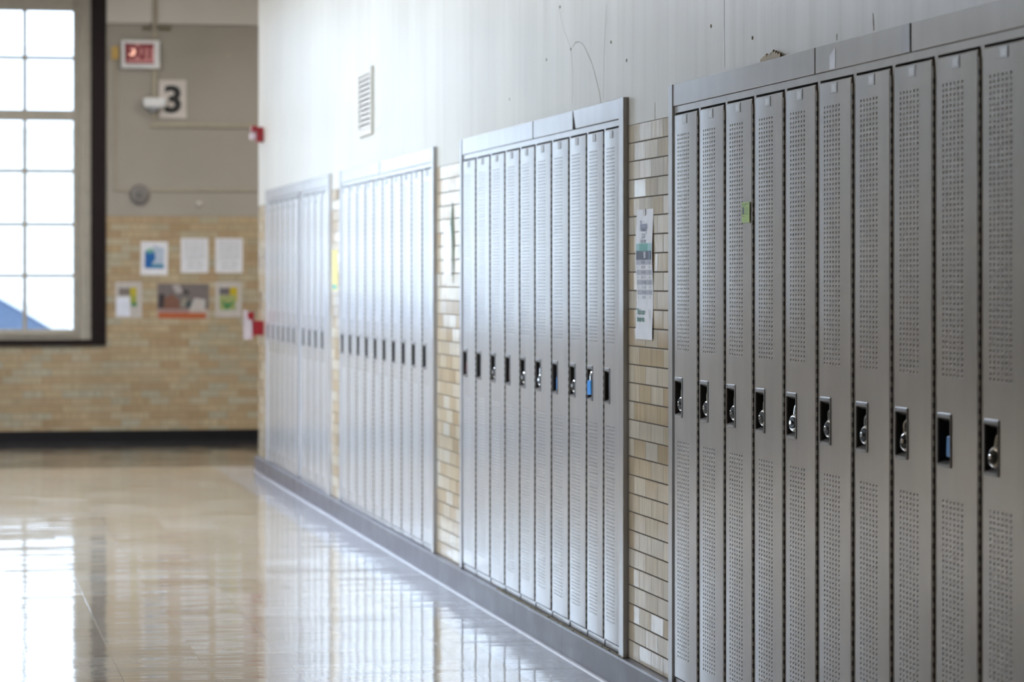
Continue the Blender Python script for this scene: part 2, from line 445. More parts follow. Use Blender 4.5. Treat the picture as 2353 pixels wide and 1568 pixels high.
# window_1: casing, sash frame, muntins, panes, glass
win = empty('window_1', (0, YE, Z_CB)); struct(win)
def wbuild(mb, name, bevel=0.0):
    o = mb.build(name, bevel=bevel, weld=False); o.parent = win; o.location = (0, -YE, -Z_CB); return o
mb = MB()
for (a, b_, c_, d) in ((WX1i, WX1, Z_CB, Z_CT), (WX0, WX0i, Z_CB, Z_CT), (WX0i, WX1i, Z_CB, Z_CBi), (WX0i, WX1i, Z_CTi, Z_CT)):
    mb.box(a, b_, YE-0.035, YE, c_, d, M['dkbrown'])
wbuild(mb, 'casing')
mb = MB()
YF0, YF1 = YE+0.03, YE+0.16
xs1 = on_end(181)[0]
mb.box(PX1, WX1i, YF0+0.06, YF1, Z_CBi, Z_CTi, M['sash']); mb.box(xs1+0.02, WX1i, YF0, YF0+0.06, Z_CBi, Z_CTi, M['sash'])
mb.box(WX0i, PX0, YF0+0.06, YF1, Z_CBi, Z_CTi, M['sash'])
mb.box(PX0, PX1, YF0+0.03, YF1, Z_CBi, Z_P0, M['sash']); mb.box(PX0, PX1, YF0+0.03, YF1, Z_P1, Z_CTi, M['sash'])
zt0, zt1 = on_end(100, 277, YE+0.1)[1], on_end(100, 253, YE+0.1)[1]
mb.box(PX0, PX1, YF0+0.05, YF1, zt0, zt1, M['sash'])
xm = PX1 - 3*PW
mb.box(xm-0.12, xm, YF0+0.04, YF1, Z_P0, Z_P1, M['sash'])
wbuild(mb, 'sash_frame')
mb = MB()
for k in range(1, 6):
    if k == 3: continue
    x = PX1 - k*PW - (0.12 if k > 3 else 0)
    mb.box(x-0.017, x+0.017, YE+0.085, YE+0.125, Z_P0, Z_P1, M['sash'])
for yy in (133, 393, 516, 634):
    z = on_end(100, yy, YE+0.1)[1]
    mb.box(PX0, PX1, YE+0.088, YE+0.122, z-0.015, z+0.015, M['sash'])
wbuild(mb, 'muntins')
mb = MB(); mb.box(PX0, PX1, YE+0.103, YE+0.107, Z_P0, Z_P1, M['glass']); wbuild(mb, 'glass')
mb = MB(); mb.box(on_end(-20)[0], PX1, YF0+0.005, YF0+0.03, Z_P0-0.05, Z_P0-0.035, M['sash']); wbuild(mb, 'sill_ledge')

for i, (a_, b_) in enumerate(LWIN):
    w2 = empty('window_%d' % (i+2), (XLEFT-0.15, a_, LZ0)); struct(w2)
    mb = MB(); L_ = b_-a_; Hh = LZ1-LZ0
    mb.box(-0.05, 0.05, 0, 0.07, 0, Hh, M['sash']); mb.box(-0.05, 0.05, L_-0.07, L_, 0, Hh, M['sash'])
    mb.box(-0.05, 0.05, 0.07, L_-0.07, 0, 0.07, M['sash']); mb.box(-0.05, 0.05, 0.07, L_-0.07, Hh-0.07, Hh, M['sash'])
    mb.box(-0.04, 0.04, 0.07, L_-0.07, Hh*0.4, Hh*0.4+0.06, M['sash']); mb.build('sash_frame', w2, weld=False)
    mb = MB()
    for k in range(1, 5): mb.box(-0.015, 0.015, L_*k/5-0.01, L_*k/5+0.01, 0.07, Hh-0.07, M['sash'])
    mb.build('muntins', w2, weld=False)
    mb = MB(); mb.box(-0.002, 0.002, 0.07, L_-0.07, 0.07, Hh-0.07, M['glass']); mb.build('glass', w2)

# baseboard and its pale cove on the right
mb = MB()
mb.prism([(XW-0.0005, 0), (XW-0.0005, ZB-0.004), (XB+0.004, ZB-0.004), (XB, ZB-0.010), (XB, 0)], 'y', YBACK, CORNER, M['slate'])
struct(mb.build('baseboard_right', sharp=20))
mb = MB()
mb.prism([(XB, 0), (XB, 0.007), (XB-0.005, 0.006), (XB-0.010, 0.003), (XB-0.012, 0)], 'y', YBACK, CORNER, M['cove'], smooth=True)
struct(mb.build('trim_3'))
mb = MB()                                    # grime along the ledge in front of the second bank
ys = [opens[1][1] + (opens[1][0]-opens[1][1])*i/60 for i in range(61)]
for i in range(60):
    if i > 42: continue
    w_ = 0.006 + 0.004*math.sin(i*1.7)*math.sin(i*0.6) + random.uniform(0, 0.003)
    mb.box(XL-0.003-w_, XL-0.003, ys[i], ys[i+1], ZB-0.005, ZB-0.001+random.uniform(0, 0.0025), M['dirt'])
o = mb.build('ledge_grime'); tag(o, 'brown grime along the stone base ledge below the second bank', 'grime', kind='stuff')

# ------------------------------------------------------------------ the locker
WN = w4; DW = 0.280; DU0 = 0.0125
def door_mesh():
    mb = MB(); paint = M['paint']
    us = [0, 0.004, 0.0150, 0.0205] + [0.039+0.026*k for k in range(7)] + [0.216, 0.234, 0.252, 0.268, 0.277, DW]
    us = sorted(set(round(q, 5) for q in us)); usp = sorted(us + [0.1050])
    lo = [0.19875+0.0125*i for i in range(55)]; up = [1.14943+0.0125*i for i in range(55)]
    zs = sorted(set([round(q, 6) for q in [0.135, 0.138, 0.16, 0.90, 0.93, 0.9538, 0.98, 1.0, 1.03, 1.0574, 1.09, 1.12, 1.85, 1.881, 1.884] + lo + up]))
    bow = lambda u: -0.0016*math.sin(PI*min(max(u/DW, 0), 1)) + (0.0018 if u < 1e-6 or u > DW-1e-6 else 0)
    def P(u, z, d=0.0):
        e = 0.0018 if (z < 0.1352 or z > 1.8838) else 0
        x = (bow(u)+d) if not e else max(bow(u), e)+d
        return (x, -(DU0+u), z-ZB)
    inper = lambda z: (lo[0]-1e-4 < z < lo[-1]+1e-4) or (up[0]-1e-4 < z < up[-1]+1e-4)
    a, bb = 0.0062, 0.0038
    for j in range(len(zs)-1):
        z0, z1 = zs[j], zs[j+1]
        row = usp if 0.9538 < (z0+z1)/2 < 1.0574 else us
        for i in range(len(row)-1):
            u0, u1 = row[i], row[i+1]
            uc, zc = (u0+u1)/2, (z0+z1)/2
            if 0.0205 < uc < 0.1050 and 0.9538 < zc < 1.0574: continue
            per = 0.0391 < uc < 0.1949 and inper(zc) and abs((z1-z0)-0.0125) < 1e-4
            if per and (u1-u0) < 0.02: per = False
            if not per:
                mb.face([P(u0,z0), P(u1,z0), P(u1,z1), P(u0,z1)], paint, True); continue
            c = [P(u0,z0), P(u1,z0), P(u1,z1), P(u0,z1)]
            oc = [(-a*.55,-bb), (a*.55,-bb), (a,-bb*.3), (a,bb*.35), (a*.5,bb), (-a*.5,bb), (-a,bb*.35), (-a,-bb*.3)]
            p = [P(uc+q[0], zc+q[1]) for q in oc]
            q0, q1 = P(uc-a*.55, zc+bb*.55, 0.0034), P(uc+a*.55, zc+bb*.55, 0.0034)
            for f in ((c[0],c[1],p[1],p[0]), (c[1],p[2],p[1]), (c[1],c[2],p[3],p[2]), (c[2],p[4],p[3]),
                      (c[2],c[3],p[5],p[4]), (c[3],p[6],p[5]), (c[3],c[0],p[7],p[6]), (c[0],p[0],p[7])):
                mb.face(f, paint, True)
            for f in ((p[0],p[1],q1,q0), (p[1],p[2],q1), (p[2],p[3],q1), (p[3],p[4],q1), (p[7],p[0],q0), (p[6],p[7],q0), (p[5],p[6],q0)):
                mb.face(f, M['scoop'], False)
    # returned edges of the pan
    x0, x1 = 0.0018, 0.017; yl, yr = -DU0, -(DU0+DW); zb_, zt_ = 0.135-ZB, 1.884-ZB
    mb.face([(x0,yl,zb_),(x1,yl,zb_),(x1,yl,zt_),(x0,yl,zt_)], paint)
    mb.face([(x0,yr,zb_),(x0,yr,zt_),(x1,yr,zt_),(x1,yr,zb_)], M['edge_shade'])  # near edge, its shade put into the colour
    mb.face([(x0,yl,zt_),(x1,yl,zt_),(x1,yr,zt_),(x0,yr,zt_)], paint)
    mb.face([(x0,yl,zb_),(x0,yr,zb_),(x1,yr,zb_),(x1,yl,zb_)], paint)
    return mb
def make_locker():
    root = empty('locker', (0, 0, 0))
    w = WN
    mb = MB(); p = M['paint']; xf = 0.005
    mb.box(xf, 0.30, -0.0011, -0.0111, 0.0, ZT-ZB-0.071, p)              # far post and side
    mb.box(xf, 0.024, -(w-0.0110), -(w-0.0004), 0.0, ZT-ZB-0.071, p)    # near post
    mb.box(0.024, 0.30, -(w-0.0016), -(w-0.0004), 0.0, ZT-ZB-0.071, p)
    mb.box(xf-0.001, 0.30, -0.0004, -(w-0.0004), 1.891-ZB, 1.911-ZB, p)      # header
    mb.box(xf, 0.30, -0.0004, -(w-0.0004), 0.0, 0.131-ZB, p)            # bottom rail and floor
    mb.box(0.298, 0.30, -0.0004, -(w-0.0004), 0.0, 1.911-ZB, p)
    mb.box(0.03, 0.298, -0.0115, -(w-0.002), 1.60-ZB, 1.602-ZB, p)      # hat shelf
    mb.build('cabinet', root, weld=False)
    door = door_mesh().build('door', root, sharp=12, recalc=False)
    # pocket handle
    mb = MB(); c = M['cup']; ci = M['cupin']
    u0, u1, z0, z1 = 0.0150, 0.1120, 0.9458-ZB, 1.0698-ZB
    o0, o1, p0, p1 = 0.0205+0.001, 0.1050-0.001, 0.9538-ZB+0.001, 1.0574-ZB-0.001
    Y = lambda u: -(DU0+u)
    xo = -0.0042
    def ringpts(ua, ub, za, zb, r, x):
        pts = []
        for (cx_, cz_, s_) in ((ub-r, za+r, -90), (ub-r, zb-r, 0), (ua+r, zb-r, 90), (ua+r, za+r, 180)):
            for k in range(4):
                t = math.radians(s_+30*k); pts.append((x, Y(cx_+r*math.cos(t)), cz_+r*math.sin(t)))
        return pts
    rings = [ringpts(u0, u1, z0, z1, 0.006, 0.0005), ringpts(u0, u1, z0, z1, 0.006, xo+0.001), ringpts(u0+0.0015, u1-0.0015, z0+0.0015, z1-0.0015, 0.005, xo),
             ringpts(o0-0.002, o1+0.002, p0-0.002, p1+0.002, 0.003, xo), ringpts(o0, o1, p0, p1, 0.002, xo+0.003)]
    for r_i in range(len(rings)-1):
        A, B = rings[r_i], rings[r_i+1]
        for k in range(16):
            j = (k+1) % 16; mb.face([A[k], A[j], B[j], B[k]], c, True)
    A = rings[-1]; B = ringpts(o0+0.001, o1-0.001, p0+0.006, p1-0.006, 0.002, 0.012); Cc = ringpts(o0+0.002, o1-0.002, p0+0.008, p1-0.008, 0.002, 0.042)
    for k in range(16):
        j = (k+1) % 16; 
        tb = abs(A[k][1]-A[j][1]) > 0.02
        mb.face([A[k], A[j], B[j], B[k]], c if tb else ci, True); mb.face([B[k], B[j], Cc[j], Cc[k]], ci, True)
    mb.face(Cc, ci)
    for (uu, zz) in ((u0+0.012, z1-0.0045), (u1-0.012, z1-0.0045), (u0+0.012, z0+0.0045), (u1-0.012, z0+0.0045)):
        mb.disc_stack((xo, Y(uu), zz), 'x', [(0.001, 0.0022), (-0.0006, 0.0020), (-0.001, 0.0012)], c, 8)
    h = mb.build('recessed_handle', door, sharp=40, recalc=False)
    # number plate
    mb = MB(); zc = 1.8657-ZB; uc = 0.140
    mb.box(-0.0028, -0.0006, Y(uc-0.026), Y(uc+0.026), zc-0.0135, zc+0.0135, M['platerim'])
    mb.box(-0.0033, -0.0028, Y(uc-0.018), Y(uc+0.018), zc-0.0085, zc+0.0085, M['plate'])
    n_ = mb.build('number_plate', door, bevel=0.0008)
    # continuous knuckle hinge
    mb = MB(); yc = -(DU0+DW+0.0045)
    mb.box(0.0012, 0.014, yc+0.0040, yc-0.0030, 0.150-ZB, 1.868-ZB, M['hinge'])
    n = int((1.86-0.15)/0.025)
    for k in range(n):
        za = 0.152-ZB + k*0.025
        mb.box(0.0008, 0.0100, yc+0.0014, yc-0.0034, za, za+0.0125, M['gap_shade'])  # raised dark box painting the shade of a recessed knuckle gap
        mb.box(0.0006, 0.0100, yc+0.0036, yc+0.0018, za+0.0005, za+0.0120, M['hinge'])
    mb.build('hinge', door, weld=False)
    return root

LK = make_locker()
ORD = ['first','second','third','fourth','fifth','sixth','seventh','eighth','ninth','tenth','eleventh']
BANKS = [('nearest bank', B4, None), ('second nearest bank', B3, None), ('third nearest bank', B2, None)]
lockers = []
first = True
def place_locker(yf, yn, label, group):
    global first
    o = LK if first else copy_tree(LK); first = False
    o.location = (XL, yf, ZB); o.scale = (1, (yf-yn)/WN, 1)
    tag(o, label, 'locker', group)
    d = [c for c in o.children if c.name.startswith('door')][0]
    # each door sits a hair open or shut about its hinge
    a = math.radians(random.uniform(-0.05, 0.30))
    piv = Vector((0.004, -(DU0+DW), 0))
    R = __import__('mathutils').Matrix.Rotation(-a, 3, 'Z')
    loc = piv - R @ piv
    d.rotation_euler = (0, 0, -a); d.location = loc
    lockers.append((o, d)); return o
special = {('nearest bank', 2): 'grey locker with a green sticker, third from left in nearest bank'}
for bname, B, _ in BANKS:
    n = len(B)-1
    for i in range(n):
        lab = special.get((bname, i), f'grey steel locker, {ORD[i]} from the left in the {bname}')
        place_locker(B[i], B[i+1], lab, f'lockers of the {bname}')
for i in range(6): place_locker(B1a[i], B1a[i+1], f'grey locker, {ORD[i]} from the left in the farthest bank', 'lockers of the farthest bank')
for i in range(4): place_locker(B1b[i], B1b[i+1], f'grey locker, {ORD[6+i]} from the left in the farthest bank', 'lockers of the farthest bank')

# ------------------------------------------------------------------ trim round each bank, filler panels on top
def trim_post(name, yfar, ynear, label, z1=ZT, x0=-0.004, cap=True):
    mb = MB()
    mb.box(XL+x0, XL+0.020, ynear, yfar, ZB-0.003, z1, M['paint'])
    o = mb.build(name, bevel=0.0012)
    return tag(o, label, 'trim')
def seg_panel(x0, x1, z0, z1, label, tilt=0.0, xf=-0.001):
    a, b_ = on_wall(x0)[0], on_wall(x1)[0]
    L = a-b_; mb = MB()
    mb.box(0, 0.015, -L, 0, 0, z1-z0, M['paint'])
    o = mb.build('top_fascia', bevel=0.0015)
    o.location = (XL+xf, a, z0)
    if tilt:
        o.rotation_euler = (tilt, 0, 0)
    return tag(o, label, 'fascia')
e4 = B4[0]
trim_post('side_trim', e4+0.050, e4+0.0005, 'grey side trim on the left edge of the nearest locker bank')
trim_post('side_trim', B4[-1]-0.0005, B4[-1]-0.03, 'grey side trim at the near end of the nearest locker bank')
trim_post('side_trim', on_wall(1058)[0], B3[0]+0.0005, 'narrow grey side trim on the left edge of the second bank')
trim_post('side_trim', B3[-1]-0.0005, on_wall(1437)[0], 'bright grey side trim on the right edge of the second bank', x0=-0.008)
trim_post('side_trim', on_wall(781)[0], B2[0]+0.0005, 'thin grey side trim on the left edge of the third bank')
trim_post('side_trim', B2[-1]-0.0005, on_wall(999)[0], 'grey side trim on the right edge of the third bank', x0=-0.008)
trim_post('side_trim', on_wall(611)[0], B1a[0]+0.0005, 'thin side trim at the left end of the farthest bank')
trim_post('side_trim', B1b[-1]-0.0005, on_wall(758)[0], 'side trim at the right end of the farthest bank', x0=-0.008)
trim_post('filler_post', B1a[-1]-0.0005, B1b[0]+0.0005, 'recessed filler post splitting the farthest locker bank', z1=1.911, x0=0.014)
FZ = 1.9125
seg_panel(1547.3, 1872, FZ, ZT, 'long grey filler panel above lockers one to five, nearest bank')
seg_panel(1874.5, 2091, FZ, ZT, 'grey filler panel with a white tape strip, nearest bank top')
a_ = on_wall(2095)[0]
mb = MB(); mb.box(0, 0.015, -(a_-B4[-1]), 0, 0, ZT-FZ, M['paint']); o = mb.build('top_fascia', bevel=0.0015); o.location = (XL-0.001, a_, FZ)
tag(o, 'grey filler panel running out of the picture at top right', 'fascia')
seg_panel(1062, 1224, FZ, ZT, 'left filler panel above the second nearest bank')
seg_panel(1226, 1316, FZ, ZT, 'short middle filler panel above the second nearest bank')
a_, b_ = on_wall(1318.5)[0], on_wall(1426.5)[0]
mb = MB(); mb.prism([(0, ZT-FZ-0.001), (-0.045, 0.0), (-(a_-b_), 0.0), (-(a_-b_), ZT-FZ-0.001)], 'x', -0.003, 0.013, M['paint'])
o = mb.build('top_fascia', bevel=0.0015); o.location = (XL, a_, FZ+0.0005); tag(o, 'bent right filler panel above the second bank, with wedge gap', 'fascia')
seg_panel(783.5, 872, FZ, ZT, 'left filler panel above the third nearest bank')
seg_panel(874, 994, FZ, ZT, 'right filler panel above the third nearest bank')
seg_panel(614.5, 751, FZ, ZT, 'filler panel above the farthest locker bank')
# dark overlapping strip and tape
def sticker(name, x0, y0, x1, y1, mats, label, cat, X=XL, th=0.0006, slant=0.0):
    a, zt = on_wall(x0, y0, X)[0], on_wall(x0, y0, X)[1]
    b_, zb_ = on_wall(x1, y1, X)
    mb = MB()
    mb.prism([(a, zb_), (b_, zb_), (b_, zt), (a, zt-slant)][::-1], 'x', X-th, X, mats)
    return tag(mb.build(name), label, cat)
pm('tape_white', (0.62, 0.63, 0.70), 0.4); pm('patch_grey', (0.27, 0.25, 0.24), 0.4)
sticker('tape_strip', 1906.5, 112, 1919.5, 157, M['tape_white'], 'white strip of tape on the second filler panel, nearest bank', 'tape', X=XL-0.0011, slant=0.018)
sticker('joint_cover', 2071, 62, 2091, 118, M['patch_grey'], 'darker grey cover strip beside the panel joint at top right', 'cover strip', X=XL-0.0011, th=0.001)

# ------------------------------------------------------------------ padlocks
def padlock(kind):
    root = empty('padlock')
    if kind == 'chrome':
        mb = MB()
        mb.disc_stack((0, 0, -0.024), 'x', [(0.010, 0.018), (0.009, 0.0225), (0.003, 0.0245), (-0.005, 0.0245), (-0.010, 0.0225), (-0.0125, 0.018)], M['chrome'], 32)
        mb.build('lock_body', root, sharp=50)
        mb = MB(); mb.disc_stack((0, 0, -0.024), 'x', [(-0.0125, 0.0165), (-0.0145, 0.0160), (-0.0150, 0.014)], M['black'], 28)
        mb.disc_stack((0, 0, -0.024), 'x', [(-0.0150, 0.0065), (-0.020, 0.0055), (-0.0205, 0.0045)], M['chrome'], 16)
        mb.build('dial', root, sharp=50)
    else:
        mat = M['blue'] if kind == 'blue' else M['redlock']
        mb = MB()
        mb.prism([(-0.021, -0.048), (0.021, -0.048), (0.023, -0.044), (0.020, -0.004), (0.015, 0.0), (-0.015, 0.0), (-0.020, -0.004), (-0.023, -0.044)], 'x', -0.011, 0.011, mat)
        mb.build('lock_body', root, bevel=0.002)
    mb = MB(); path = []
    for k in range(13):
        t = PI*k/12; path.append((0, 0.0125*math.cos(t), 0.014+0.0125*math.sin(t)))
    path = [(0, 0.0125, -0.006)] + path + [(0, -0.0125, -0.006)]
    mb.tube(path, 0.0038, M['chrome'], 10)
    mb.build('shackle', root)
    return root
PL = {}
def put_padlock(kind, B, i, label, dz=0.0, du=0.0):
    if kind not in PL: PL[kind] = padlock(kind); o = PL[kind]
    else: o = copy_tree(PL[kind])
    sy = (B[i]-B[i+1])/WN
    y = B[i] - (DU0 + 0.0205 + 0.052 + du)*sy
    o.location = (XL+0.012, y, 1.0235+dz)
    if kind == 'chrome':
        o.location.z = 1.0115+dz
        o.rotation_euler = (math.radians(random.uniform(-14, 8)), math.radians(4), math.radians(random.uniform(8, 22)))
    else: o.rotation_euler = (math.radians(random.uniform(-4, 4)), 0, 0)
    return tag(o, label, 'padlock')
n4 = 'nearest bank'
for i in (0,1,2,3,4,5,6,7,9):
    put_padlock('chrome', B4, i, f'chrome padlock in the {ORD[i]} locker handle from left, nearest bank', dz=(-0.001 if i == 9 else 0))
put_padlock('blue', B4, 8, 'blue padlock in the ninth locker handle from left, nearest bank', dz=-0.006, du=0.016)
pb = put_padlock('blue', B3, 8, 'bright blue padlock in the ninth handle from left, second bank', dz=-0.006, du=-0.002); pb.location.x = XL+0.003; pb.scale = (1, 1.35, 1.05)
put_padlock('blue', B3, 6, 'half hidden blue padlock in the seventh handle, second bank', dz=-0.012, du=0.02)
for i in (2, 4, 5, 7):
    put_padlock('chrome', B3, i, f'chrome padlock in the {ORD[i]} handle from left, second bank')
for i in (0, 3): put_padlock('red', B3, i, f'dark red padlock in the {ORD[i]} handle from left, second bank', dz=-0.008, du=0.02)

# ------------------------------------------------------------------ papers and stickers on the right wall
def wall_pt(Y, z, d=0.0, X=XW): return (X-d, Y, z)
# schedule banner
ya, zt = on_wall(1463.5, 483, XW); yb, zb_ = on_wall(1501.5, 782, XW)
LWID = ya-yb; LH = zt-zb_
mb = MB()
N_ = 14
for k in range(N_):      # slightly wavy sheet
    t0, t1 = k/N_, (k+1)/N_
    d = lambda t: 0.0003 + 0.004*(math.sin(t*PI*1.5)**2)*(1 if t > 0.1 else 0.3)
    mb.prism([(XW-d(t0), -LH*t0), (XW-d(t0)-0.0004, -LH*t0), (XW-d(t1)-0.0004, -LH*t1), (XW-d(t1), -LH*t1)], 'y', 0, -LWID, M['paper'])
dd = lambda v: 0.0011 + 0.004*(math.sin(v*PI*1.5)**2)
def bar(u0, v0, u1, v1, mat, e=0.0):
    k = 6
    for q in range(k):
        a0, a1 = v0+(v1-v0)*q/k, v0+(v1-v0)*(q+1)/k
        mb.face([(XW-dd(a0)-e, -u0*LWID, -a0*LH), (XW-dd(a1)-e, -u0*LWID, -a1*LH), (XW-dd(a1)-e, -u1*LWID, -a1*LH), (XW-dd(a0)-e, -u1*LWID, -a0*LH)], mat)
teal = pm('print_teal', (0.10, 0.33, 0.28)); teal2 = pm('print_pale_teal', (0.28, 0.48, 0.50)); navy = pm('print_slate_blue', (0.045, 0.06, 0.09))
lg = pm('print_light_grey', (0.42, 0.43, 0.48)); ink = pm('print_ink', (0.16, 0.17, 0.21)); grn = pm('print_green', (0.04, 0.20, 0.15))
bar(0.04, 0.262, 0.96, 0.32, teal); bar(0.75, 0.262, 0.96, 0.32, teal2, 0.0002); bar(0.06, 0.262, 0.24, 0.315, teal2, 0.0002)
bar(0.04, 0.32, 0.96, 0.388, navy); bar(0.5, 0.325, 0.62, 0.375, lg, 0.0002); bar(0.80, 0.325, 0.88, 0.385, pm('print_mid_blue', (0.12, 0.18, 0.27)), 0.0002)
rows_v = [0.388 + 0.0385*i for i in range(9)]
for i in range(8):
    if i % 2 == 0: bar(0.04, rows_v[i], 0.96, rows_v[i+1], lg)
def banner_text(body, u, v, size, mat, bold=0.0, sx=1.0, align='CENTER'):
    vv = dd(v) + 0.0002
    add_text(mb, body, size, lambda x, y: (XW-vv-0.0008, -(u*LWID + x), -v*LH + y), mat, bold, sx, align)
banner_text('Rainey', 0.47, 0.130, 0.050, pm('print_script', (0.13, 0.17, 0.30)), 0.0004, 0.75)
banner_text('HI  -  M', 0.50, 0.160, 0.012, ink, 0.0008, 0.9)
banner_text('22 23', 0.47, 0.205, 0.020, ink, 0.0004)
banner_text('bell order', 0.47, 0.243, 0.020, ink, 0.0003)
for i in range(8):
    v = (rows_v[i]+rows_v[i+1])/2
    banner_text(str(i+1), 0.12, v, 0.012, ink, 0.0003)
    banner_text('%d:%02d  %d:%02d' % (8+i*45//60 if 8+i*45//60 < 13 else 8+i*45//60-12, (i*49+5) % 60, 8+(i*49+50)//60 if 8+(i*49+50)//60 < 13 else (8+(i*49+50)//60)-12, (i*49+50) % 60), 0.47, v, 0.0125, ink, 0.0002)
    banner_text('45', 0.84, v, 0.012, ink, 0.0002)
banner_text('This is our', 0.30, 0.79, 0.026, grn, 0.001, 1.0)
banner_text('time is what', 0.30, 0.845, 0.026, grn, 0.001, 0.8)
mb.face([(XW-0.0055, -0.80*LWID, -0.76*LH), (XW-0.0055, -0.83*LWID, -0.77*LH), (XW-0.0055, -0.90*LWID, -0.86*LH), (XW-0.0055, -0.84*LWID, -0.82*LH)], pm('print_pen', (0.35, 0.37, 0.40)))
mb.box(XW-0.003, XW-0.0022, -0.42*LWID, -0.56*LWID, -0.045*LH, 0.002, pm('clear_tape', (0.50, 0.46, 0.42), 0.2))
o = mb.build('schedule_poster', weld=False, recalc=False); o.location = (0, ya, zt)
tag(o, 'narrow white bell schedule poster taped to tiles beside nearest bank', 'poster')

# green sticker on the third door of the nearest bank
yc0, zc0 = on_wall(1704.5, 465.5, XL-0.0035); yc1, zc1 = on_wall(1722.5, 511.5, XL-0.0035)
SW, SH = yc0-yc1, zc0-zc1
mb = MB(); gs = pm('sticker_green', (0.38, 0.57, 0.10), 0.5); gk = pm('sticker_ink', (0.13, 0.24, 0.08)); gp = pm('sticker_photo', (0.07, 0.10, 0.10))
mb.box(-0.0006, 0, 0, -SW, 0, -SH, gs)
def sq(u0, v0, u1, v1, mat): mb.face([(-0.0008, -u0*SW, -v0*SH), (-0.0008, -u0*SW, -v1*SH), (-0.0008, -u1*SW, -v1*SH), (-0.0008, -u1*SW, -v0*SH)], mat)
sq(0.08, 0.24, 0.32, 0.60, gp)
for v in (0.28, 0.36, 0.44, 0.52, 0.58):
    sq(0.40, v, random.uniform(0.75, 0.9), v+0.022, gk)
sq(0.06, 0.67, 0.32, 0.70, gk)
add_text(mb, 'FREE PIZZA', 0.0085, lambda x, y: (-0.0009, -(0.46*SW+x), -0.08*SH+y), gk, 0.0002, 1.2) if False else None
sq(0.05, 0.07, 0.80, 0.11, gk); sq(0.05, 0.165, 0.55, 0.195, gk)
o = mb.build('sticker', weld=False, recalc=False); o.location = (XL-0.0032, yc0, zc0)
tag(o, 'small lime green printed sticker on the third door, nearest bank', 'sticker')

# torn bit of tan debris on top of the bank
mb = MB(); y_, z_ = on_wall(1768, 131)
random.seed(3)
for k in range(9):
    a = y_ + 0.10 - k*0.022; w_ = 0.014; hh = 0.006+0.018*math.sin(PI*(k+1)/10)*random.uniform(0.6, 1.1)
    mb.prism([(a, ZT+0.0005), (a-w_-0.012, ZT+0.0005), (a-w_-random.uniform(0.004, 0.014), ZT+hh), (a-0.004, ZT+hh*0.8)][::-1], 'x', XL+0.001, XL+0.006, pm('debris_tan', (0.33, 0.24, 0.11)))
tag(mb.build('torn_cardboard', weld=False), 'torn tan scrap poking up on top of the nearest bank', 'scrap')

# white paper sheets on the tiles between the second and third banks, yellow flyer further on
def sheet(x0, y0, x1, y1, mat, name, label, cat='paper', d=0.001, extra=None):
    a, zt = on_wall(x0, y0, XW); b_, zb_ = on_wall(x1, y1, XW)
    mb = MB(); mb.box(-d-0.0006, -0.0003, 0, -(a-b_), 0, zb_-zt, mat)
    if extra: extra(mb, a-b_, zt-zb_, d)
    o = mb.build(name, weld=False); o.location = (XW, a, zt)
    return tag(o, label, cat)
mb_ = sheet(1021, 520, 1037, 634, M['paper'], 'notice_sheet', 'tall white sheet on tiles between second and third banks', 'notice')
ya, zt = on_wall(1028, 492, XW)
mb = MB(); gc = pm('paper_cutout_green', (0.10, 0.15, 0.10))
pts = [(0, 0), (-0.045, -0.08), (-0.065, -0.26), (-0.085, -0.08), (-0.065, 0.02), (-0.05, 0.10)]
mb.prism([(p[0]-0.10, p[1]-0.05) for p in pts], 'x', -0.004, -0.002, gc)
o = mb.build('paper_cutout'); o.location = (XW, ya, zt); tag(o, 'thin dark green paper cutout beside the tall white sheet', 'paper cutout')
sheet(764, 575, 776, 668, pm('flyer_yellow', (0.62, 0.55, 0.22)), 'flyer', 'yellow flyer on the tiles left of the third bank', 'flyer',
      extra=lambda mb, w, h, d: mb.box(-d-0.0012, -d-0.0007, -0.1*w, -0.8*w, -0.86*h, -0.96*h, pm('flyer_teal', (0.08, 0.35, 0.33))))

# wall vent grille
ya, zt = on_wall(829, 148, XW); yb, zb_ = on_wall(858, 307, XW)
vy = ya-yb; vh = on_wall(829, 170, XW)[1] - on_wall(829, 312, XW)[1]; zt = on_wall(829, 170, XW)[1]
vent = empty('wall_vent', (XW, ya, zt-vh)); tag(vent, 'louvered return air grille high on the painted wall', 'vent')
mb = MB()
fw = 0.022
mb.box(-0.016, 0, 0.012, -fw, -0.012, vh+0.012, M['plaster']); mb.box(-0.016, 0, -(vy-fw), -(vy+0.012), -0.012, vh+0.012, M['plaster'])
mb.box(-0.016, 0, -fw, -(vy-fw), vh-fw, vh+0.012, M['plaster']); mb.box(-0.016, 0, -fw, -(vy-fw), -0.012, fw, M['plaster'])
mb.build('frame', vent, bevel=0.002, weld=False)
mb = MB(); mb.box(-0.0015, -0.0005, -fw, -(vy-fw), fw, vh-fw, M['shadowy']); mb.build('backing', vent)
mb = MB(); ns = 11
for k in range(ns):
    z = fw + (vh-2*fw)*(k+0.15)/ns; s_ = (vh-2*fw)/ns
    mb.face([(-0.015, -fw, z), (-0.015, -(vy-fw), z), (-0.002, -(vy-fw), z+s_*0.9), (-0.002, -fw, z+s_*0.9)], M['grille'])
    mb.face([(-0.015, -fw, z-0.0015), (-0.015, -(vy-fw), z-0.0015), (-0.015, -(vy-fw), z), (-0.015, -fw, z)], M['grille'])
mb.build('louvers', vent, weld=False, recalc=False)

